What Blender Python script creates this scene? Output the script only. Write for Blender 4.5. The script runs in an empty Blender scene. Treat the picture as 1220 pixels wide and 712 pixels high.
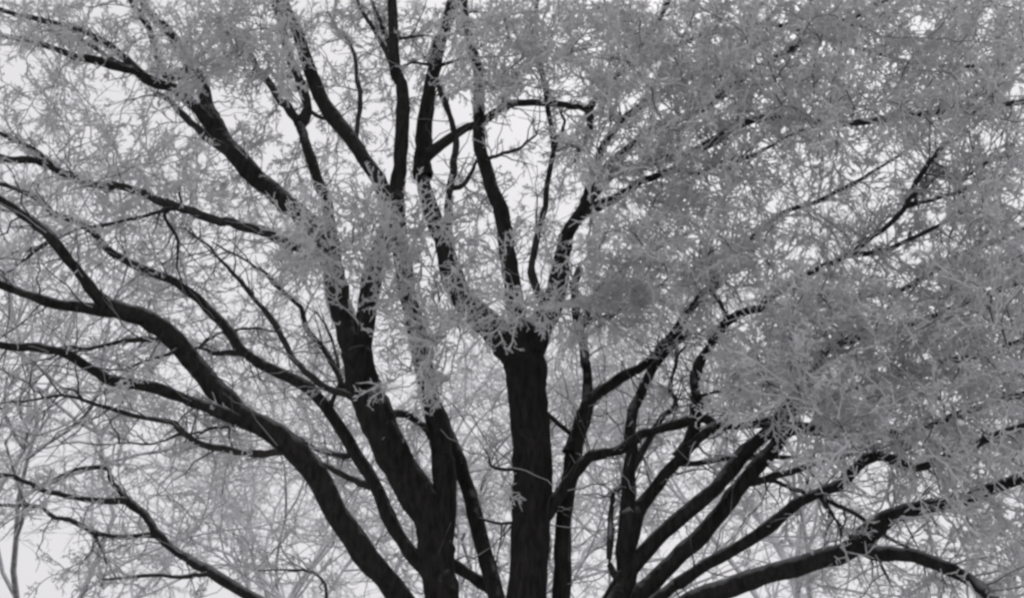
import bpy, math, random
import numpy as np

# ------------------------------------------------------------------ camera
sc = bpy.context.scene
col = sc.collection
W, H = 1220.0, 712.0
FPX = 1057.0
PITCH = math.radians(25.0)
CAM = np.array([0.0, 0.0, 1.6])
cam = bpy.data.cameras.new('camera')
cam.sensor_width = 36.0
cam.lens = 36.0 * FPX / W
cam.clip_start = 0.05
cam.clip_end = 2000.0
cam_ob = bpy.data.objects.new('camera', cam)
col.objects.link(cam_ob)
cam_ob.location = CAM
cam_ob.rotation_euler = (math.pi / 2 + PITCH, 0, 0)
sc.camera = cam_ob

# ------------------------------------------------------------------ world (overcast)
SUN_EL, SUN_AZ = math.radians(55), math.radians(20)
world = bpy.data.worlds.new('World')
sc.world = world
world.use_nodes = True
nt = world.node_tree
nt.nodes.clear()
sky = nt.nodes.new('ShaderNodeTexSky')
sky.sky_type = 'NISHITA'
sky.sun_disc = False
sky.sun_elevation = SUN_EL
sky.sun_rotation = SUN_AZ
sky.air_density = 1.0
sky.dust_density = 4.0
hs = nt.nodes.new('ShaderNodeHueSaturation')
hs.inputs['Saturation'].default_value = 0.10
mixw = nt.nodes.new('ShaderNodeMix')
mixw.data_type = 'RGBA'
mixw.inputs['Factor'].default_value = 0.88
mixw.inputs['B'].default_value = (8.3, 8.15, 8.4, 1)      # even cloud deck
bg = nt.nodes.new('ShaderNodeBackground')
bg.inputs['Strength'].default_value = 0.10
wo = nt.nodes.new('ShaderNodeOutputWorld')
nt.links.new(sky.outputs['Color'], hs.inputs['Color'])
nt.links.new(hs.outputs['Color'], mixw.inputs['A'])
nt.links.new(mixw.outputs['Result'], bg.inputs['Color'])
nt.links.new(bg.outputs['Background'], wo.inputs['Surface'])

# ------------------------------------------------------------------ sun behind cloud
sun = bpy.data.lights.new('sun', 'SUN')
sun.energy = 0.5
sun.angle = math.radians(40)
sun.color = (1.0, 0.97, 0.94)
sun_ob = bpy.data.objects.new('sun', sun)
col.objects.link(sun_ob)
sun_ob.rotation_euler = (math.pi / 2 - SUN_EL, 0, math.pi - SUN_AZ)
sun_ob.location = (0, 0, 30)

sc.view_settings.view_transform = 'Standard'
sc.view_settings.look = 'None'
sc.view_settings.exposure = 0.0
sc.view_settings.gamma = 1.0
sc.view_settings.use_curve_mapping = False
sc.cycles.filter_width = 2.8          # a soft lens, like the photograph
sc.cycles.max_bounces = 5

rng = np.random.default_rng(11)
random.seed(11)

# ------------------------------------------------------------------ materials
def mat(name):
    m = bpy.data.materials.new(name)
    m.use_nodes = True
    n = m.node_tree
    b = n.nodes['Principled BSDF']
    return m, n, b

def bark_material(name, dark, light, frost_lit_lo, frost_lit_hi, frost_lit_col):
    m, n, b = mat(name)
    tc = n.nodes.new('ShaderNodeTexCoord')
    mp = n.nodes.new('ShaderNodeMapping')
    mp.inputs['Scale'].default_value = (9, 9, 2.2)
    n.links.new(tc.outputs['Object'], mp.inputs['Vector'])
    no = n.nodes.new('ShaderNodeTexNoise')
    no.inputs['Scale'].default_value = 3.0
    no.inputs['Detail'].default_value = 8.0
    no.inputs['Roughness'].default_value = 0.65
    n.links.new(mp.outputs['Vector'], no.inputs['Vector'])
    cr = n.nodes.new('ShaderNodeValToRGB')
    cr.color_ramp.elements[0].position = 0.35
    cr.color_ramp.elements[0].color = (*dark, 1)
    cr.color_ramp.elements[1].position = 0.75
    cr.color_ramp.elements[1].color = (*light, 1)
    n.links.new(no.outputs['Fac'], cr.inputs['Fac'])
    # rime on upward-facing bark; the dark bark's coat also paints in limb-top light
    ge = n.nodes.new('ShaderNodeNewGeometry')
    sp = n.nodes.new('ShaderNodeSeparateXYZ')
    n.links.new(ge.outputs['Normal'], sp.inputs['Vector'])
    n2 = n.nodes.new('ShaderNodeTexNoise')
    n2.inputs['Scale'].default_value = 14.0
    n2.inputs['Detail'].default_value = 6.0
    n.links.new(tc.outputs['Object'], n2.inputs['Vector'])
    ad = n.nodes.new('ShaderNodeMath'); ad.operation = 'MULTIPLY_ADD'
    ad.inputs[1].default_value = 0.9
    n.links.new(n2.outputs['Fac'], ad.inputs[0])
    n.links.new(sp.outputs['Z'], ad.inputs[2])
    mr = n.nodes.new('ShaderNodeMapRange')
    mr.inputs['From Min'].default_value = frost_lit_lo
    mr.inputs['From Max'].default_value = frost_lit_hi
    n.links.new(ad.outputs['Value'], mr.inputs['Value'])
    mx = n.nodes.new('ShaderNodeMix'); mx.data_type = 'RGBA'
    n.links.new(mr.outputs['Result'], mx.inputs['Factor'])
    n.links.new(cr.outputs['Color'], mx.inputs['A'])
    mx.inputs['B'].default_value = (*frost_lit_col, 1)
    n.links.new(mx.outputs['Result'], b.inputs['Base Color'])
    b.inputs['Roughness'].default_value = 0.9
    b.inputs['Specular IOR Level'].default_value = 0.15
    bu = n.nodes.new('ShaderNodeBump')
    bu.inputs['Strength'].default_value = 0.7
    bu.inputs['Distance'].default_value = 0.02
    n.links.new(no.outputs['Fac'], bu.inputs['Height'])
    n.links.new(bu.outputs['Normal'], b.inputs['Normal'])
    return m

FROST = (0.62, 0.625, 0.64)
M_BARK = bark_material('dark_bark', (0.008, 0.0075, 0.007), (0.036, 0.034, 0.032), 0.8, 1.6, (0.34, 0.34, 0.35))  # thin rime, with the light on limb tops put into its grey
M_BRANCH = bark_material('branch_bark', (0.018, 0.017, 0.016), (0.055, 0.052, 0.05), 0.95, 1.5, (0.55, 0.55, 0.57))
M_RIMED = bark_material('rimed_bark', (0.10, 0.10, 0.10), (0.22, 0.22, 0.22), -0.4, 0.5, (0.7, 0.7, 0.72))
M_TWIG = bark_material('twig_bark', (0.03, 0.029, 0.028), (0.07, 0.068, 0.066), 0.25, 0.85, (0.58, 0.58, 0.6))

def frost_material():
    m, n, b = mat('hoar_frost')
    tc = n.nodes.new('ShaderNodeTexCoord')
    no = n.nodes.new('ShaderNodeTexNoise')
    no.inputs['Scale'].default_value = 60.0
    no.inputs['Detail'].default_value = 4.0
    n.links.new(tc.outputs['Object'], no.inputs['Vector'])
    cr = n.nodes.new('ShaderNodeValToRGB')
    cr.color_ramp.elements[0].position = 0.3
    cr.color_ramp.elements[0].color = (0.76, 0.765, 0.775, 1)
    cr.color_ramp.elements[1].position = 0.7
    cr.color_ramp.elements[1].color = (0.88, 0.885, 0.89, 1)
    n.links.new(no.outputs['Fac'], cr.inputs['Fac'])
    n.links.new(cr.outputs['Color'], b.inputs['Base Color'])
    b.inputs['Roughness'].default_value = 0.85
    b.inputs['Specular IOR Level'].default_value = 0.2
    bu = n.nodes.new('ShaderNodeBump')
    bu.inputs['Strength'].default_value = 0.6
    bu.inputs['Distance'].default_value = 0.006
    n.links.new(no.outputs['Fac'], bu.inputs['Height'])
    n.links.new(bu.outputs['Normal'], b.inputs['Normal'])
    tr = n.nodes.new('ShaderNodeBsdfTranslucent')       # rime lets daylight through
    n.links.new(cr.outputs['Color'], tr.inputs['Color'])
    ms = n.nodes.new('ShaderNodeMixShader')
    ms.inputs[0].default_value = 0.5
    n.links.new(b.outputs['BSDF'], ms.inputs[1]); n.links.new(tr.outputs['BSDF'], ms.inputs[2])
    n.links.new(ms.outputs['Shader'], n.nodes['Material Output'].inputs['Surface'])
    return m
M_FROST = frost_material()

def ground_material():
    m, n, b = mat('snow')
    tc = n.nodes.new('ShaderNodeTexCoord')
    no = n.nodes.new('ShaderNodeTexNoise')
    no.inputs['Scale'].default_value = 2.0
    no.inputs['Detail'].default_value = 10.0
    n.links.new(tc.outputs['Object'], no.inputs['Vector'])
    cr = n.nodes.new('ShaderNodeValToRGB')
    cr.color_ramp.elements[0].position = 0.35
    cr.color_ramp.elements[0].color = (0.50, 0.50, 0.50, 1)
    cr.color_ramp.elements[1].position = 0.65
    cr.color_ramp.elements[1].color = (0.78, 0.785, 0.80, 1)
    n.links.new(no.outputs['Fac'], cr.inputs['Fac'])
    n.links.new(cr.outputs['Color'], b.inputs['Base Color'])
    b.inputs['Roughness'].default_value = 0.95
    return m

# ------------------------------------------------------------------ geometry helpers
CP, SP = math.cos(PITCH), math.sin(PITCH)

def at(px, py, Y):
    """world point seen at photograph position px,py, standing Y metres out"""
    a = (px - W / 2) / FPX
    b = (H / 2 - py) / FPX
    d = np.array([a, CP - b * SP, SP + b * CP])
    return CAM + d * (Y / d[1])

def fwd(p):
    q = p - CAM
    return q[..., 1] * CP + q[..., 2] * SP

def catmull(P, n_per):
    P = np.asarray(P, float)
    if len(P) == 2:
        t = np.linspace(0, 1, n_per + 1)[:, None]
        return P[0] * (1 - t) + P[1] * t
    Q = np.vstack([2 * P[0] - P[1], P, 2 * P[-1] - P[-2]])
    out = []
    for i in range(1, len(Q) - 2):
        p0, p1, p2, p3 = Q[i - 1], Q[i], Q[i + 1], Q[i + 2]
        t = np.linspace(0, 1, n_per, endpoint=False)[:, None]
        out.append(0.5 * (2 * p1 + (p2 - p0) * t + (2 * p0 - 5 * p1 + 4 * p2 - p3) * t ** 2 + (3 * p1 - p0 - 3 * p2 + p3) * t ** 3))
    out.append(P[-1:])
    return np.vstack(out)

def tubes(pts, rad, sides, knob=0.0):
    """pts (N,P,3), rad (N,P) -> verts, quad faces, tip faces (vectorised)"""
    N, P, _ = pts.shape
    tan = np.gradient(pts, axis=1)
    tan /= np.linalg.norm(tan, axis=2, keepdims=True) + 1e-9
    ref = np.zeros((N, 1, 3)); ref[:, 0, 2] = 1
    t0 = tan.mean(axis=1, keepdims=True)
    ref = np.where(np.abs(t0[..., 2:3]) > 0.8, np.array([1.0, 0.2, 0]), ref)
    u = np.cross(tan, np.broadcast_to(ref, tan.shape))
    u /= np.linalg.norm(u, axis=2, keepdims=True) + 1e-9
    v = np.cross(tan, u)
    ang = np.arange(sides) * 2 * math.pi / sides
    r = rad[:, :, None]
    if knob:
        r = r * (1 + rng.normal(0, knob, (N, P, sides)))
    else:
        r = np.broadcast_to(r, (N, P, sides))
    V = (pts[:, :, None, :] + r[..., None] * (np.cos(ang)[None, None, :, None] * u[:, :, None, :]
                                             + np.sin(ang)[None, None, :, None] * v[:, :, None, :]))
    V = V.reshape(-1, 3)
    base = (np.arange(N) * P * sides)[:, None, None]
    i = np.arange(P - 1)[None, :, None] * sides
    j = np.arange(sides)[None, None, :]
    j2 = (j + 1) % sides
    a = base + i + j; b = base + i + j2; c = base + i + sides + j2; d = base + i + sides + j
    F = np.stack([a, b, c, d], axis=-1).reshape(-1, 4)
    return V, F

class Mesh:
    def __init__(s):
        s.V = []; s.F = []; s.M = []; s.n = 0
    def add(s, V, F, m=0):
        if len(V) == 0: return
        s.V.append(V); s.F.append(F + s.n); s.M.append(np.full(len(F), m, np.int32)); s.n += len(V)
    def build(s, name, mats, parent, off, smooth=True):
        V = np.vstack(s.V) - off; F = np.vstack(s.F); M = np.concatenate(s.M)
        me = bpy.data.meshes.new(name)
        me.vertices.add(len(V)); me.vertices.foreach_set('co', V.astype(np.float32).ravel())
        me.loops.add(len(F) * 4); me.loops.foreach_set('vertex_index', F.astype(np.int32).ravel())
        me.polygons.add(len(F))
        me.polygons.foreach_set('loop_start', np.arange(0, len(F) * 4, 4, dtype=np.int32))
        me.polygons.foreach_set('material_index', M)
        me.polygons.foreach_set('use_smooth', np.full(len(F), smooth))
        for m in mats: me.materials.append(m)
        me.update(calc_edges=True)
        o = bpy.data.objects.new(name, me)
        col.objects.link(o)
        o.parent = parent
        return o

def smooth_noise(n, amp, step):
    k = max(2, int(n / step) + 2)
    kn = rng.normal(0, amp, (k, 3))
    x = np.linspace(0, k - 1, n)
    i = np.minimum(x.astype(int), k - 2)
    f = (x - i)[:, None]
    f = f * f * (3 - 2 * f)
    return kn[i] * (1 - f) + kn[i + 1] * f

def limb_tube(pts, rad, sides):
    """one solid limb: knobbly bark, closed rounded tip"""
    n = len(pts)
    rn = 1 + smooth_noise(n, 0.045, 3)[:, 0]
    V, F = tubes(pts[None], (rad * rn)[None], sides, knob=0.035)
    tip = np.arange(sides) + (n - 1) * sides
    Vt = pts[-1] + (pts[-1] - pts[-2]) / (np.linalg.norm(pts[-1] - pts[-2]) + 1e-9) * rad[-1] * 0.8
    k = len(V)
    V = np.vstack([V, Vt[None]])
    cap = np.array([[tip[j], tip[(j + 1) % sides], k, k] for j in range(sides)])
    return V, F, cap

# ------------------------------------------------------------------ ground
gm = bpy.data.meshes.new('ground')
R = 900.0
ng = 48
gv, gf = [], []
rings = [0, 4, 9, 16, 30, 60, 140, 350, R]
for ri, r in enumerate(rings):
    for k in range(ng):
        a = 2 * math.pi * k / ng
        z = 0.0 if r < 3 else 0.06 * math.sin(r * 0.7 + a * 3) * (1 if r < 100 else 8)
        gv.append((r * math.cos(a), 7 + r * math.sin(a), z - 0.06))
for ri in range(1, len(rings)):
    for k in range(ng):
        a, b = (ri - 1) * ng + k, (ri - 1) * ng + (k + 1) % ng
        gf.append((a, b, b + ng, a + ng))
gm.from_pydata(gv, [], gf)
gm.materials.append(ground_material())
g = bpy.data.objects.new('ground', gm)
col.objects.link(g)
g['kind'] = 'structure'
g['label'] = 'snow-covered ground under the trees'

# ------------------------------------------------------------------ the big tree
YT = 7.0
BOLE = at(630, 880, YT)
ROOT = np.array([BOLE[0], YT, 0.0])
tree = bpy.data.objects.new('frosted_tree', None)
col.objects.link(tree)
tree.location = ROOT
tree['label'] = 'large dark multi-stemmed tree with spreading black limbs and thick hoar frost on its twigs'
tree['category'] = 'tree'

bole = Mesh()
zs = np.array([-0.25, 0.0, 0.15, 0.4, 0.8, 1.2, 1.5, 1.7])
bp = np.stack([np.full(8, ROOT[0]), np.full(8, YT), zs], 1)
br = np.array([0.85, 0.66, 0.54, 0.46, 0.42, 0.42, 0.40, 0.30])
V, F, cap = limb_tube(catmull(bp, 4), np.interp(np.linspace(0, 7, 29), np.arange(8), br), 18)
bole.add(V, F); bole.add(np.zeros((0, 3)), cap)
bole.F.append(cap); bole.M.append(np.zeros(len(cap), np.int32))
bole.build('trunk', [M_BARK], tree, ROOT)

# name: (parent, start width px, end width px, depth change m, path in photograph pixels)
L = {}
def limb(name, parent, w0, w1, dY, path, flags=''):
    L[name] = (parent, w0, w1, dY, [tuple(map(float, q.split(','))) for q in path.split()], flags)

# --- limbs rising from the bole
limb('A', None, 34, 21, -1.2, '600,870 535,790 467,700 432,658 400,612 368,555 329,517 283,490 255,460 228,427 197,395 168,377 133,365')
limb('C', None, 22, 5, .7, '605,850 560,760 515,690 493,663 465,621 447,579 423,538 396,496 368,463 333,444 291,420 274,395 246,367 218,342 176,323 140,305 119,286 102,270 70,255 46,240 10,222 -40,200')
limb('D', None, 44, 40, .1, '610,880 548,790 526,700 519,658 510,612 481,563 460,524 442,481 432,455 425,420')
limb('G', 'D', 30, 11, .4, '526,660 530,600 527,550 522,510 513,475 503,430 495,390 487,350 478,300 473,250 473,225 477,197 479,140 479,102 472,88 468,35 464,-20')
limb('J', None, 47, 50, 0, '628,880 628,790 628,702 633,620 636,560 631,500 627,455 622,420 618,400')
limb('P', None, 25, 18, .35, '650,880 662,790 668,702 672,640 677,580 681,540 690,512 696,492')
limb('T', None, 24, 14, .6, '620,880 605,780 588,700 570,630 556,577 541,534 530,505 520,480')
limb('R', None, 38, 20, -.2, '655,880 705,780 744,702 746,660 748,637 750,612')
limb('R3', None, 24, 15, -.5, '655,870 705,760 742,690 789,635 835,596 864,570 888,538 917,513 935,490 950,470')
limb('R4', None, 27, 16, -.3, '665,870 725,760 768,703 800,672 835,637 871,594 896,563 917,538 934,517 949,508')
limb('R5', None, 16, 12, -.9, '665,870 735,765 790,708 811,693 853,665 903,637 938,609 959,594 998,577 1026,552 1048,543 1069,547')
limb('S', None, 24, 22, -1.0, '660,870 745,765 810,722 864,701 906,686 959,672 1002,658 1026,647')
limb('Wl', None, 18, 10, 2.2, '600,870 500,820 400,765 330,728 276,697 241,676 212,658 188,637 173,612 149,596')
# --- their branches
limb('A1', 'A', 15, 9, -.5, '133,365 116,353 95,325 70,293 46,269 14,247 -35,212')
limb('A2', 'A', 14, 9, -.5, '140,367 126,370 70,362 35,351 10,342 -45,322')
limb('A3', 'A', 7, 4, -.2, '205,402 190,405 161,404 105,414 75,412')
limb('B', 'A', 16, 10, -.9, '315,512 283,500 255,488 219,474 183,462 137,453 105,437 77,421 46,414 10,412 -45,404')
limb('A4', 'A', 9, 3, -.7, '345,540 333,538 304,540 276,536 240,529 219,515 202,502 159,495 124,485 99,476 67,472 28,476 -10,482')
limb('A5', 'A4', 3.5, 2, .2, '219,516 184,527 160,527 131,527')
limb('A6', 'A', 5, 3, .2, '300,506 283,506 255,509 233,517 219,521')
limb('A7', 'A4', 3, 2, -.1, '99,476 88,464 70,460')
limb('A8', 'A', 4, 2, -.4, '200,422 180,428 150,438')
limb('C1', 'C', 9, 4, .2, '300,425 291,420 260,420 232,413')
limb('C1b', 'C1', 4, 3, .2, '240,408 255,399 281,393 302,391 330,395')
limb('C2', 'D', 10, 3, .5, '435,490 418,472 385,460 358,437 344,416 330,388 309,363 291,342 270,318 249,293 225,277 205,270')
limb('C3', 'D', 9, 3, .8, '430,485 415,468 404,448 390,420 369,395 358,367 333,342 309,321 281,304 253,288')
limb('C4', 'C', 10, 6, .4, '445,580 433,575 412,567 391,556 370,552')
limb('C5', 'C', 8, 5, .5, '425,540 410,542 377,533 355,520')
limb('C6', 'C', 6, 3, .7, '390,490 405,455 400,420 392,395 375,370')
limb('D1', 'D', 26, 21, .9, '425,420 412,385 402,350 396,318 385,282 365,262 341,242 318,222 298,204 267,168 246,133')
limb('D2', 'D', 24, 12, .3, '428,425 436,380 440,345 446,318 458,285 464,252 455,220 432,186 418,165 390,130 372,91 362,60 351,32 341,12 330,-25')
limb('E1', 'D1', 17, 9, .3, '250,140 242,105 235,92 224,75 214,58 202,39 190,28 175,10 160,-20')
limb('E1b', 'E1', 10, 7, -.3, '225,82 205,92 196,86 186,67 181,42 172,25 160,8 150,-15')
limb('E2', 'D1', 15, 5, -.7, '262,163 253,151 225,119 207,105 183,98 158,84 116,72 88,68 53,54 15,45 -30,40')
limb('E2b', 'E2', 9, 5, -.4, '165,88 147,67 126,53 98,37 70,28 30,20 -20,5')
limb('E2c', 'E2', 7, 4, .3, '160,86 140,74 105,54 70,40 45,36')
limb('E3', 'D1', 12, 6, .5, '275,182 253,168 228,147 204,123 185,112')
limb('V', 'D1', 13, 8, -.4, '396,318 385,308 365,298 337,288 316,276 281,267 253,260 225,251 193,240 168,229 140,221 123,221 88,211 60,198 35,190 10,188 -40,182')
limb('V1', 'V', 5, 3, -.4, '215,248 197,250 176,256 140,265 98,272 70,283 35,304 10,325 -20,345')
limb('V2', 'V', 5, 3, .2, '205,245 197,258 211,286 211,318 216,334')
limb('V3', 'V', 7, 4, -.2, '65,200 42,180 20,168 -15,155')
limb('V4', 'V', 3, 2, .1, '218,249 214,225 225,212')
limb('X', 'D1', 15, 11, .7, '399,332 398,290 390,242 379,218 365,172 358,147')
limb('X1', 'X', 10, 8, .3, '358,147 344,130 323,102 305,79 292,55')
limb('X2', 'X', 12, 8, -.2, '358,147 367,130 358,98 344,63 335,32 325,-10')
limb('X3', 'X2', 5, 4, .1, '367,128 380,140 397,144')
limb('H', 'J', 34, 16, .7, '622,432 606,412 590,394 568,373 546,350 535,315 524,278 510,238 503,205')
limb('F1', 'H', 19, 13, -.2, '504,210 503,190 505,175 509,123 519,70 530,35 539,5 548,-35')
limb('F4', 'F1', 12, 7, -.6, '504,194 512,183 540,162 576,144 597,130 618,123 653,123 681,126 704,134')
limb('F4b', 'F4', 8, 6, .2, '704,133 702,158 695,172 684,192')
limb('F4c', 'F4', 8, 6, -.4, '702,133 712,116 730,95 751,70 769,47 786,21 800,-5')
limb('F5', 'G', 7, 4, .2, '470,90 458,60 446,35 428,8 420,-15')
limb('F6', 'G', 7, 4, .3, '468,70 460,45 453,25 444,0')
limb('F7', 'D2', 6, 4, .3, '425,175 428,120 421,63 403,39 392,15')
limb('F8', 'G', 4, 2, -.2, '472,52 490,45 516,42')
limb('F9', 'F1', 4, 2, -.3, '517,78 495,75 470,80')
limb('F10', 'F1', 4, 2, -.3, '518,76 558,70 590,68 618,68')
limb('F11', 'F1', 4, 2, -.2, '536,20 550,17 582,14')
limb('F12', 'F4', 4, 2, -.2, '597,130 602,110 611,88')
limb('N', 'H', 11, 6, .5, '532,300 533,265 535,232 541,193 543,165 534,130 524,105 516,80')
limb('N2', 'N', 6, 4, .4, '536,225 550,222 562,205 570,185')
limb('K', 'J', 33, 11, -.3, '624,425 638,398 655,370 666,335 671,300 680,272 694,250 703,225')
limb('M', 'J', 22, 9, .7, '620,412 615,370 609,330 603,290 597,251 587,228 579,200 572,172 570,120 568,77 558,40 550,-15')
limb('M2', 'K', 10, 5, .5, '655,370 640,345 634,312 641,276 648,245 655,200 663,172 672,152 668,130')
limb('M3', 'M', 5, 3, -.4, '575,190 590,186 618,176 639,161')
limb('M4', 'M2', 7, 5, .4, '662,175 655,140 650,103 642,60 639,32 643,-10')
limb('P1', 'P', 15, 9, .3, '681,540 693,505 700,474 699,441 693,413 688,385 684,350 690,320')
limb('P2', 'P', 17, 9, -.2, '681,540 691,508 702,478 723,461 751,444 776,430 786,416 804,395 821,371 839,349 858,333')
limb('P3', 'P2', 8, 4, .3, '858,333 878,305 898,281 933,255 985,235 1040,205 1090,170')
limb('P4', 'P1', 8, 5, .5, '690,400 709,353 730,332 755,312 800,286 840,270')
limb('P5', 'P1', 7, 4, .4, '688,388 705,381 727,377 745,366 765,356 800,330')
limb('Q', 'J', 14, 10, -.5, '632,640 636,626 655,609 672,580 694,552 706,542 733,538 754,525 775,513 820,502 835,497 860,506 892,506 924,499 950,488')
limb('Q2', 'Q', 9, 7, -.8, '945,492 1000,470 1063,450 1120,432 1172,423 1209,409 1250,395')
limb('J1', 'J', 5, 3, -.3, '625,562 612,559 587,554 577,531')
limb('J2', 'J', 4, 3, .3, '625,625 612,623 577,619 565,612')
limb('J3', 'P', 6, 6, -.1, '682,520 676,513 655,495 640,485')
limb('D3', 'D', 10, 8, .2, '455,500 471,492 499,502 512,516 522,535')
limb('D4', 'D', 12, 14, .3, '518,650 541,672 573,693 590,705')
limb('R1', 'R', 20, 8, .4, '746,660 749,612 749,566 752,541 750,520 754,488 764,468 779,437 790,423 806,407 822,395')
limb('R2', 'R', 19, 10, -.2, '746,665 760,612 790,568 815,540 835,520 852,508 880,504')
limb('R8', 'R2', 15, 9, -.2, '812,544 823,519 830,491 830,469 828,448 835,430 853,402 867,384 888,370 912,367 917,353')
limb('R8a', 'R8', 8, 5, -.4, '915,356 945,336 972,321 1011,304 1040,282 1070,258 1090,221 1104,198 1123,175 1165,130 1200,90')
limb('R8b', 'R8', 5, 4, .1, '867,384 858,360 842,332 835,315')
limb('R8c', 'R8', 4, 3, -.3, '833,472 842,469 891,460 930,458')
limb('R8d', 'R8a', 8, 5, -.4, '935,342 1000,352 1063,347 1109,325 1127,311 1179,290 1235,265')
limb('R8e', 'R8', 6, 4, -.5, '905,368 926,363 954,369 975,377 1005,395')
limb('R8f', 'R8a', 7, 4, -.4, '1010,304 1050,300 1081,286 1112,272 1150,252')
limb('R8g', 'R8a', 6, 4, .2, '1080,248 1091,242 1137,230 1160,222')
limb('R8h', 'R8a', 5, 3, -.2, '1085,240 1098,228 1123,204 1144,214 1165,200 1186,190 1212,186 1240,184')
limb('R9', 'R1', 9, 5, .2, '752,565 757,553 772,525 789,497 806,481 799,462 806,430 816,412')
limb('R10', 'R', 9, 5, .3, '740,700 727,672 727,630 729,591 738,582 742,560')
limb('R11', 'R4', 9, 6, .3, '860,608 871,584 913,571 959,555 998,545 1030,532')
limb('R12', 'R4', 6, 4, -.4, '895,570 917,573 942,580 959,586 991,598 1026,617 1062,642 1090,655 1120,672')
limb('R13', 'R2', 7, 5, .3, '815,556 832,552 871,545 924,543 959,547 990,548')
limb('R4a', 'R4', 13, 7, -.9, '945,508 975,512 998,515 1048,520 1110,505 1180,480 1240,465')
limb('R5a', 'R5', 11, 7, -.7, '1062,546 1085,556 1120,548 1180,520 1240,500')
limb('R3a', 'R3', 12, 7, -.6, '940,482 960,445 990,415 1030,400 1090,385 1150,362 1204,339 1240,325')
limb('S1', 'S', 21, 12, -.5, '1022,649 1048,623 1069,612 1094,605 1140,596 1185,580 1240,560')
limb('S2', 'S', 17, 14, -.7, '1020,652 1041,657 1083,662 1118,672 1147,686 1172,704 1205,735 1240,775')
limb('S3', 'R5', 4, 3, -.3, '980,585 985,600 1000,628 1002,650')
limb('S4', 'R5', 4, 3, -.1, '975,590 990,610 1012,637')
limb('S5', 'S2', 3, 2, -.1, '1040,657 1050,672 1064,700')
limb('W1', 'Wl', 7, 4, .3, '149,596 134,573 127,556 92,559 60,572')
limb('W2', 'Wl', 8, 5, -.3, '155,600 149,596 120,596 85,591 50,584 32,573 14,568 -30,560')
limb('W3', 'Wl', 7, 4, .3, '190,640 180,637 142,639 110,633 85,619 67,616 46,603 14,601 -30,600')
limb('W4', 'Wl', 6, 4, .3, '255,684 226,686 170,685 120,690')
limb('W5', 'W3', 4, 2, -.2, '112,634 117,644 124,660 127,672')
limb('W6', 'Wl', 5, 3, .4, '380,755 389,705 375,683 347,678 308,679')
# --- limbs sweeping out to the right behind the frost
limb('Ya', 'K', 12, 6, -.6, '690,255 712,225 730,207 758,200 786,191 835,177 888,146 940,140 1000,148 1070,139 1150,128 1240,120')
limb('Yb', 'K', 11, 6, -.2, '698,240 722,200 755,172 779,154 804,143 842,128 888,90 940,60 990,35 1042,8 1090,-20')
limb('Yc', 'K', 10, 5, .4, '700,232 716,180 745,140 790,109 825,91 842,82 900,55 950,20 980,-15')
limb('Yd', 'K', 11, 2.5, -.8, '692,252 735,235 769,214 804,204 832,207 868,192 900,184 945,158 985,152')
limb('Ye', 'F4c', 6, 4, -.5, '735,90 790,62 850,40 920,30 1000,50 1080,72 1160,80 1240,70')

SK = {}          # name -> (px path, 3d points, radii)
def root_of(n):
    while L[n][0] is not None and L[n][0] in L: n = L[n][0]
    return n
for name, (par, w0, w1, dY, path, fl) in L.items():
    px = np.array(path)
    n_in = len(px)
    if w1 > 3 and (px[-1, 0] < 0 or px[-1, 0] > 1220 or px[-1, 1] < 0):      # runs on past the frame, thinning out
        d = px[-1] - px[-2]; d = d / np.linalg.norm(d)
        ext = 14 * w1 + 40
        u = np.array([-d[1], d[0]]) * rng.choice([-1, 1])
        px = np.vstack([px, px[-1] + d * ext * .35 + u * 8, px[-1] + d * ext * .7 - u * 4, px[-1] + d * ext + u * 14])
    seg = np.concatenate([[0], np.cumsum(np.linalg.norm(np.diff(px, axis=0), axis=1))])
    npts = max(4, len(px))
    if par is None:
        Y0 = YT
    else:
        ppx, p3, pr, pY = SK[par]
        k = int(np.argmin(np.linalg.norm(ppx - px[0], axis=1)))
        Y0 = pY[k]
        px[0] = ppx[k]
    n_per = 5
    spx = catmull(px, n_per)
    s = np.concatenate([[0], np.cumsum(np.linalg.norm(np.diff(spx, axis=0), axis=1))]); s /= s[-1]
    Y = Y0 + dY * (s if len(px) == n_in else s / s[(n_in - 1) * n_per]) ** 1.2
    Y = Y + smooth_noise(len(s), 0.10, 8)[:, 0] * np.minimum(1, s * 4) * (1 if w0 < 20 else .4)
    if par is None:
        jit = 0.8
    else: jit = 0.6
    wob = (smooth_noise(len(s), jit, 3) + smooth_noise(len(s), .6 if w0 < 20 else .35, 1.6))[:, :2] * np.minimum(1, s * 6)[:, None]
    spx = spx + wob
    p3 = np.array([at(a, b, c) for (a, b), c in zip(spx, Y)])
    w = w0 + (w1 - w0) * s
    if len(px) > n_in:
        s_in = s[(n_in - 1) * n_per]
        w = np.where(s <= s_in, w0 + (w1 - w0) * s / s_in, w1 + (2 - w1) * (s - s_in) / (1 - s_in))
    elif w1 <= 5: w = w * np.interp(s, [0, .7, 1], [1, 1, .5])
    w = w * (1 + (.07 if w0 < 20 else .03) * smooth_noise(len(s), 1, 2)[:, 0])
    if par is not None:
        w = w * (1 + 0.35 * np.exp(-s * seg[-1] / (1.2 * w0 + 4)))      # branch collar
    rad = w / 2 / FPX * fwd(p3)
    SK[name] = (spx, p3, rad, Y)

limb_objs = {}
for name, (par, w0, w1, dY, path, fl) in L.items():
    spx, p3, rad, Y = SK[name]
    sides = 14 if w0 > 18 else (10 if w0 > 8 else 7)
    V, F, cap = limb_tube(p3, rad, sides)
    m = Mesh(); m.add(V, F); m.F.append(cap); m.M.append(np.zeros(len(cap), np.int32))
    if par is None:
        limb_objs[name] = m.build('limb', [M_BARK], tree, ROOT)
    else:
        m.build('branch', [M_BARK if w0 > 13 else M_BRANCH], limb_objs[root_of(name)], ROOT)

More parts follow.
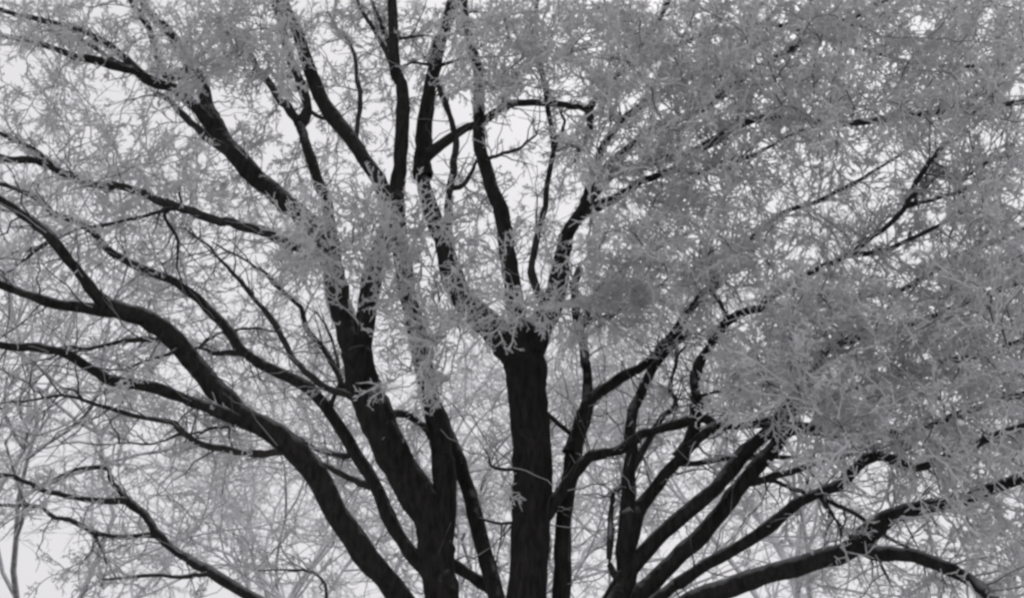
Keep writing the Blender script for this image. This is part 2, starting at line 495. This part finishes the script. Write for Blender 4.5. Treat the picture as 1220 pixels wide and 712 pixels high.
# ------------------------------------------------------------------ frosted twigs grow towards points spread through the crown
def unit(v):
    return v / (np.linalg.norm(v, axis=-1, keepdims=True) + 1e-9)

def sprays(org, dirs, length, thick, droop=0.0, k2=8, k3=3, s_axis=3):
    """fans of rime-coated twiglets: returns list of (verts, faces, spray index per face)"""
    N = len(org)
    out = []
    def curve(o, d, ln, P, wob, bend):
        t = np.linspace(0, 1, P)[None, :, None]
        n1 = unit(np.cross(d, rng.normal(size=d.shape)))
        p = o[:, None] + d[:, None] * ln[:, None, None] * t + n1[:, None] * (ln * bend)[:, None, None] * t ** 2
        nz = rng.normal(size=p.shape) * (ln * wob)[:, None, None]
        nz[:, 0] = 0
        return p + nz
    P1 = 6
    d1 = unit(dirs)
    ax = curve(org, d1, length, P1, .022, rng.normal(0, .22, N))
    ax[:, :, 2] -= droop * length[:, None] * np.linspace(0, 1, P1)[None] ** 2
    r1 = thick[:, None] * np.linspace(1.0, .55, P1)[None] * rng.uniform(.8, 1.2, (N, P1))
    r1[:, -1] *= .5
    V, F = tubes(ax, r1, s_axis)
    out.append((V, F, np.repeat(np.arange(N), len(F) // N)))
    # side twigs
    tt = (np.arange(k2)[None] + rng.uniform(.1, .9, (N, k2))) / k2 * .85 + .13
    f = tt * (P1 - 1); i = np.minimum(f.astype(int), P1 - 2); f = (f - i)[..., None]
    ii = np.arange(N)[:, None]
    o2 = ax[ii, i] * (1 - f) + ax[ii, i + 1] * f
    tg = unit(ax[ii, i + 1] - ax[ii, i])
    az = unit(np.cross(tg, rng.normal(size=tg.shape)))
    an = rng.uniform(.5, 1.15, (N, k2))[..., None]
    d2 = unit(tg * np.cos(an) + az * np.sin(an)).reshape(-1, 3)
    l2 = (length[:, None] * rng.uniform(.18, .5, (N, k2)) * (1.15 - .6 * tt)).ravel()
    o2 = o2.reshape(-1, 3)
    P2 = 4
    tw = curve(o2, d2, l2, P2, .09, rng.normal(0, .25, len(l2)))
    r2 = (np.repeat(thick, k2) * .8)[:, None] * np.linspace(1, .6, P2)[None] * rng.uniform(.7, 1.3, (len(l2), P2))
    r2[:, -1] *= .55
    V, F = tubes(tw, r2, 3)
    out.append((V, F, np.repeat(np.repeat(np.arange(N), k2), 3 * (P2 - 1))))
    # nubs
    if k3:
        M = len(l2)
        t3 = rng.uniform(.2, 1, (M, k3)) * (P2 - 1)
        i = np.minimum(t3.astype(int), P2 - 2); f = (t3 - i)[..., None]
        ii = np.arange(M)[:, None]
        o3 = (tw[ii, i] * (1 - f) + tw[ii, i + 1] * f).reshape(-1, 3)
        tg = unit(tw[ii, i + 1] - tw[ii, i])
        az = unit(np.cross(tg, rng.normal(size=tg.shape)))
        an = rng.uniform(.6, 1.3, (M, k3))[..., None]
        d3 = unit(tg * np.cos(an) + az * np.sin(an)).reshape(-1, 3)
        l3 = (l2[:, None] * rng.uniform(.2, .5, (M, k3))).ravel()
        P3 = 2
        nb = curve(o3, d3, l3, P3, .06, rng.normal(0, .2, len(l3)))
        r3 = (np.repeat(thick, k2 * k3) * .72)[:, None] * np.array([1, .45])[None] * rng.uniform(.7, 1.3, (len(l3), P3))
        V, F = tubes(nb, r3, 3)
        out.append((V, F, np.repeat(np.repeat(np.arange(N), k2 * k3), 3 * (P3 - 1))))
    return out

# zones of the crown: px rectangle, nearest and farthest distance, number of twig ends
ZONES = [
    (215, 5, 345, 98, 6.2, 7.4, 95), (330, 0, 480, 90, 7.9, 9.3, 26), (350, 250, 545, 312, 5.6, 6.4, 62), (120, 70, 240, 130, 7.6, 9, 10), (370, 60, 500, 215, 8.6, 11, 26), (110, 150, 400, 280, 9, 11.5, 26),
    (450, 315, 565, 415, 5.8, 6.6, 30), (478, 400, 530, 465, 5.9, 6.5, 10), (598, 290, 680, 385, 5.7, 6.4, 22), (668, 345, 745, 400, 6.3, 7.0, 14),
    (470, 0, 560, 120, 8, 9.5, 20), (545, 5, 740, 118, 5.6, 7.6, 115), (720, 0, 980, 150, 5.2, 7.4, 240), (980, -20, 1240, 150, 5.0, 7.4, 245),
    (690, 150, 900, 330, 5.3, 7.0, 125), (900, 330, 1240, 480, 5.0, 6.6, 185), (960, 480, 1240, 560, 5.0, 6.6, 80),
    (1140, 140, 1240, 340, 5.1, 6.6, 55), (900, 150, 1150, 330, 5.8, 8.4, 70), (680, 300, 860, 390, 6.3, 8, 40), (860, 400, 960, 490, 5.2, 7, 30),
    (1100, 570, 1240, 720, 5.5, 8, 45),
    (0, 150, 230, 260, 6, 9, 60), (0, 260, 200, 330, 6, 9, 22), (-10, 0, 200, 50, 6, 8, 36), (0, 70, 90, 150, 6.5, 9, 18), (230, 130, 420, 240, 7.4, 9.6, 34),
    (150, 280, 400, 480, 7.8, 10, 44), (0, 300, 200, 500, 7, 10, 40), (0, 470, 420, 712, 8.5, 11, 66),
    (540, 180, 700, 310, 7.5, 10, 26), (420, 430, 620, 712, 8.8, 11, 18), (660, 420, 900, 712, 8.8, 11, 22), (850, 540, 1100, 712, 8.4, 11, 18),
    # crown beyond the frame
    (-150, -330, 1370, -10, 5.5, 9, 75), (-330, -50, -10, 760, 5.5, 9, 34), (1235, -50, 1520, 760, 4.5, 8.5, 34),
]
node_p, node_root, node_r, node_d = [], [], [], []
names = list(L)
root_names = [n for n in names if L[n][0] is None]
for n in names:
    if n in root_names and n in ('J', 'P', 'D', 'R', 'S', 'T'): lo = .55
    elif n in root_names: lo = .5
    else: lo = .12
    spx, p3, rad, Y = SK[n]
    k0 = int(len(p3) * lo)
    for k in range(k0, len(p3)):
        node_p.append(p3[k]); node_root.append(root_names.index(root_of(n))); node_r.append(rad[k])
        node_d.append(unit(p3[min(k + 1, len(p3) - 1)] - p3[max(k - 1, 0)]))
att = []
for x0, y0, x1, y1, n_, f_, c in ZONES:
    for _ in range(c):
        att.append(at(rng.uniform(x0, x1), rng.uniform(y0, y1), rng.uniform(n_, f_)))
att = np.array(att)
CAPN = 60000
NP_ = np.zeros((CAPN, 3)); NR = np.zeros(CAPN, int); NRad = np.zeros(CAPN); ND = np.zeros((CAPN, 3))
nn = len(node_p)
NP_[:nn] = node_p; NR[:nn] = node_root; NRad[:nn] = node_r; ND[:nn] = node_d
d0 = np.array([np.min(np.linalg.norm(NP_[:nn] - a, axis=1)) for a in att])
order = np.argsort(d0)
HUB = at(630, 640, YT)
conn_pts, conn_r, conn_root = [], [], []
sp_o, sp_d, sp_root = [], [], []
PC = 7
for k in order:
    a = att[k]
    v = a - NP_[:nn]
    dist = np.linalg.norm(v, axis=1)
    cosang = np.einsum('ij,ij->i', v, ND[:nn]) / (dist + 1e-6)
    cost = dist * (1.35 - .45 * cosang)
    j = int(np.argmin(cost))
    o = NP_[j]; d = dist[j]
    if d < .05: continue
    t = np.linspace(0, 1, PC)[:, None]
    d_start = unit(ND[j] * .7 + unit(a - o) * .9)
    c1 = o + d_start * d * .45
    end = a + rng.normal(0, .04, 3)
    pts = o * (1 - t) ** 2 + c1 * 2 * t * (1 - t) + end * t ** 2
    nz = rng.normal(0, .02, (PC, 3)) * min(d, 1.0); nz[0] = 0
    pts = pts + nz
    r0 = min(.006 + .006 * d, NRad[j] * .9, .02)
    rr = np.linspace(r0, .0045, PC)
    conn_pts.append(pts); conn_r.append(rr); conn_root.append(NR[j])
    tg = unit(np.gradient(pts, axis=0))
    for q in range(2, PC):
        NP_[nn] = pts[q]; NR[nn] = NR[j]; NRad[nn] = rr[q]; ND[nn] = tg[q]; nn += 1
    sp_o.append(pts[-1]); sp_d.append(tg[-1]); sp_root.append(NR[j])
    ns = 1 if d < .5 else 2
    for _ in range(ns):
        q = rng.integers(2, PC)
        side = unit(np.cross(tg[q], rng.normal(size=3)))
        sp_o.append(pts[q]); sp_d.append(unit(tg[q] * .8 + side * .8)); sp_root.append(NR[j])
# short sprays sitting straight on the finer branches
for n in names:
    if L[n][1] > 13: continue
    spx, p3, rad, Y = SK[n]
    for k in range(3, len(p3)):
        x, y = spx[k]
        p = .75 if (x > 690 and y < 480) or y < 120 else .16
        if x > 1240 or x < -30 or rng.random() > p: continue
        tg = unit(p3[k] - p3[k - 1])
        side = unit(np.cross(tg, rng.normal(size=3)))
        sp_o.append(p3[k]); sp_d.append(unit(tg * .6 + side)); sp_root.append(root_names.index(root_of(n)))
sp_o = np.array(sp_o); sp_d = np.array(sp_d); sp_root = np.array(sp_root)
N = len(sp_o)
sp_d = unit(sp_d + rng.normal(0, .25, (N, 3)))
sp_len = rng.uniform(.2, .46, N)
sp_th = rng.uniform(.0063, .0102, N)
S = sprays(sp_o, sp_d, sp_len, sp_th, droop=.08, k2=8, k3=4)
for n in names:                                     # fine bare twigs
    spx, p3, rad, Y = SK[n]
    for k in range(4, len(p3)):
        x, y = spx[k]
        if L[n][1] > 22 or x > 1240 or x < -30 or y > 720 or rng.random() > .42: continue
        tg = unit(p3[k] - p3[k - 1])
        side = unit(np.cross(tg, rng.normal(size=3)))
        d = unit(tg * rng.uniform(.3, .9) + side)
        ln = rng.uniform(.15, .65)
        t = np.linspace(0, 1, PC)[:, None]
        b = unit(np.cross(d, rng.normal(size=3)))
        pts = p3[k] + d * ln * t + b * ln * rng.uniform(.1, .4) * t ** 2 + np.vstack([np.zeros((1, 3)), rng.normal(0, .02 * ln, (PC - 1, 3))])
        conn_pts.append(pts); conn_r.append(np.linspace(rng.uniform(.005, .009), .0025, PC)); conn_root.append(root_names.index(root_of(n)))
        if rng.random() < .5:
            e = unit(d + b * rng.normal() + rng.normal(0, .4, 3))
            p2 = pts[3] + e * ln * .5 * t + rng.normal(0, .008 * ln, (PC, 3)); p2[0] = pts[3]
            conn_pts.append(p2); conn_r.append(np.linspace(.005, .002, PC)); conn_root.append(root_names.index(root_of(n)))
conn_pts = np.array(conn_pts); conn_r = np.array(conn_r); conn_root = np.array(conn_root)

# the sprays that show largest become parts of their own
mid = sp_o + sp_d * sp_len[:, None] * .5
q = mid - CAM
depth = fwd(mid)
up = -q[:, 1] * SP + q[:, 2] * CP
ux = q[:, 0] / depth * FPX + W / 2; uy = H / 2 - up / depth * FPX
inview = (ux > 0) & (ux < W) & (uy > 0) & (uy < H)
size = np.where(inview, sp_len * sp_th ** .5 / depth ** 2, 0)
big = np.argsort(-size)[:290]
is_big = np.zeros(N, bool); is_big[big] = True

def select(V, F, maskF):
    F = F[maskF]
    if len(F) == 0: return np.zeros((0, 3)), F
    u, inv = np.unique(F, return_inverse=True)
    return V[u], inv.reshape(-1, 4)

for ri, rn in enumerate(root_names):
    m = Mesh()
    cm = conn_root == ri
    if cm.any():
        V, F = tubes(conn_pts[cm], conn_r[cm], 5)
        m.add(V, F, 1)
    for V, F, idx in S:
        v_, f_ = select(V, F, (sp_root[idx] == ri) & ~is_big[idx])
        m.add(v_, f_, 0)
    if m.n:
        o = m.build('frosted_twigs', [M_FROST, M_TWIG], limb_objs[rn], ROOT)
        o['kind'] = 'stuff'
for b in big:
    m = Mesh()
    for V, F, idx in S:
        s0, s1 = np.searchsorted(idx, [b, b + 1])
        f_ = F[s0:s1]; u, inv = np.unique(f_, return_inverse=True)
        m.add(V[u], inv.reshape(-1, 4), 0)
    m.build('frosted_spray', [M_FROST], limb_objs[root_names[sp_root[b]]], ROOT)

# ------------------------------------------------------------------ frosted trees standing behind
def back_tree(x, y, h, spread, seed):
    global rng
    rng = np.random.default_rng(seed)
    root = np.array([x, y, 0.0])
    e = bpy.data.objects.new('background_tree', None)
    col.objects.link(e)
    e.location = root
    e['label'] = 'pale frost-covered tree standing in the background behind the big dark limbs'
    e['category'] = 'tree'
    e['group'] = 'frosted trees in the background'
    tm = Mesh()
    tp = root + np.array([[0, 0, -.2], [0.02, 0, .5], [.05, .03, 1.3], [.0, .05, 2.2]])
    tp = catmull(tp, 4)
    V, F, cap = limb_tube(tp, np.interp(np.linspace(0, 1, len(tp)), [0, .2, 1], [.36, .26, .2]), 12)
    tm.add(V, F); tm.F.append(cap); tm.M.append(np.zeros(len(cap), np.int32))
    # limbs
    tips_o, tips_d = [], []
    br_p, br_r = [], []
    def grow(o, d, ln, r, lev):
        P = 8
        p = [o]
        dd = d.copy()
        for i in range(P - 1):
            dd = unit(dd + rng.normal(0, .2, 3) + np.array([0, 0, .03 if lev < 2 else -.01]))
            p.append(p[-1] + dd * ln / (P - 1))
        p = np.array(p)
        br_p.append(p); br_r.append(np.linspace(r, r * .45, P))
        tg = unit(np.gradient(p, axis=0))
        if lev >= 3:
            for i in (3, 5, 7):
                side = unit(np.cross(tg[i], rng.normal(size=3)))
                tips_o.append(p[i]); tips_d.append(unit(tg[i] + side * (.2 if i == 7 else .9)))
            return
        nch = (5, 4, 4)[lev]
        for c in range(nch):
            i = int(rng.integers(3, P)) if c else P - 1
            side = unit(np.cross(tg[i], rng.normal(size=3)))
            an = rng.uniform(.4, .9)
            grow(p[i], unit(tg[i] * math.cos(an) + side * math.sin(an)), ln * rng.uniform(.55, .75), r * .5, lev + 1)
    nl = 6
    for i in range(nl):
        a = 2 * math.pi * (i + rng.uniform(-.3, .3)) / nl
        el = rng.uniform(.7, 1.25)
        d = np.array([math.cos(a) * math.cos(el) * spread, math.sin(a) * math.cos(el) * spread, math.sin(el)])
        grow(tp[-1 - int(rng.integers(0, 4))], unit(d), h * rng.uniform(.34, .44), .06, 0)
    V, F = tubes(np.array(br_p), np.array(br_r), 6)
    cm = Mesh(); cm.add(V, F, 1)
    to = np.array(tips_o); td = np.array(tips_d); n = len(to)
    for V, F, idx in sprays(to, td, rng.uniform(.3, .7, n), rng.uniform(.006, .009, n), droop=.1, k2=8, k3=0, s_axis=3):
        cm.add(V, F, 0)
    tm.build('trunk', [M_BARK], e, root)
    c = cm.build('crown', [M_FROST, M_RIMED], e, root)
    return e
def copy_tree(src, x, y, rz):
    e = src.copy(); col.objects.link(e)
    e.location = (x, y, 0); e.rotation_euler = (0, 0, rz)
    for ch in list(src.children):
        k = ch.copy(); col.objects.link(k); k.parent = e
    return e
protos = [back_tree(-7.5, 14.5, 11, 1.0, 1), back_tree(4.8, 15.5, 11.5, 1.0, 2)]
for i, x, y, rz in [(0, -1.5, 17, 1.3), (1, 11.5, 15.5, 2.1), (1, -14.5, 18.5, 0.2), (0, 15.5, 20, 2.6), (1, -5.5, 22, 4.0), (0, 3.0, 23, 5.2)]:
    copy_tree(protos[i], x, y, rz)
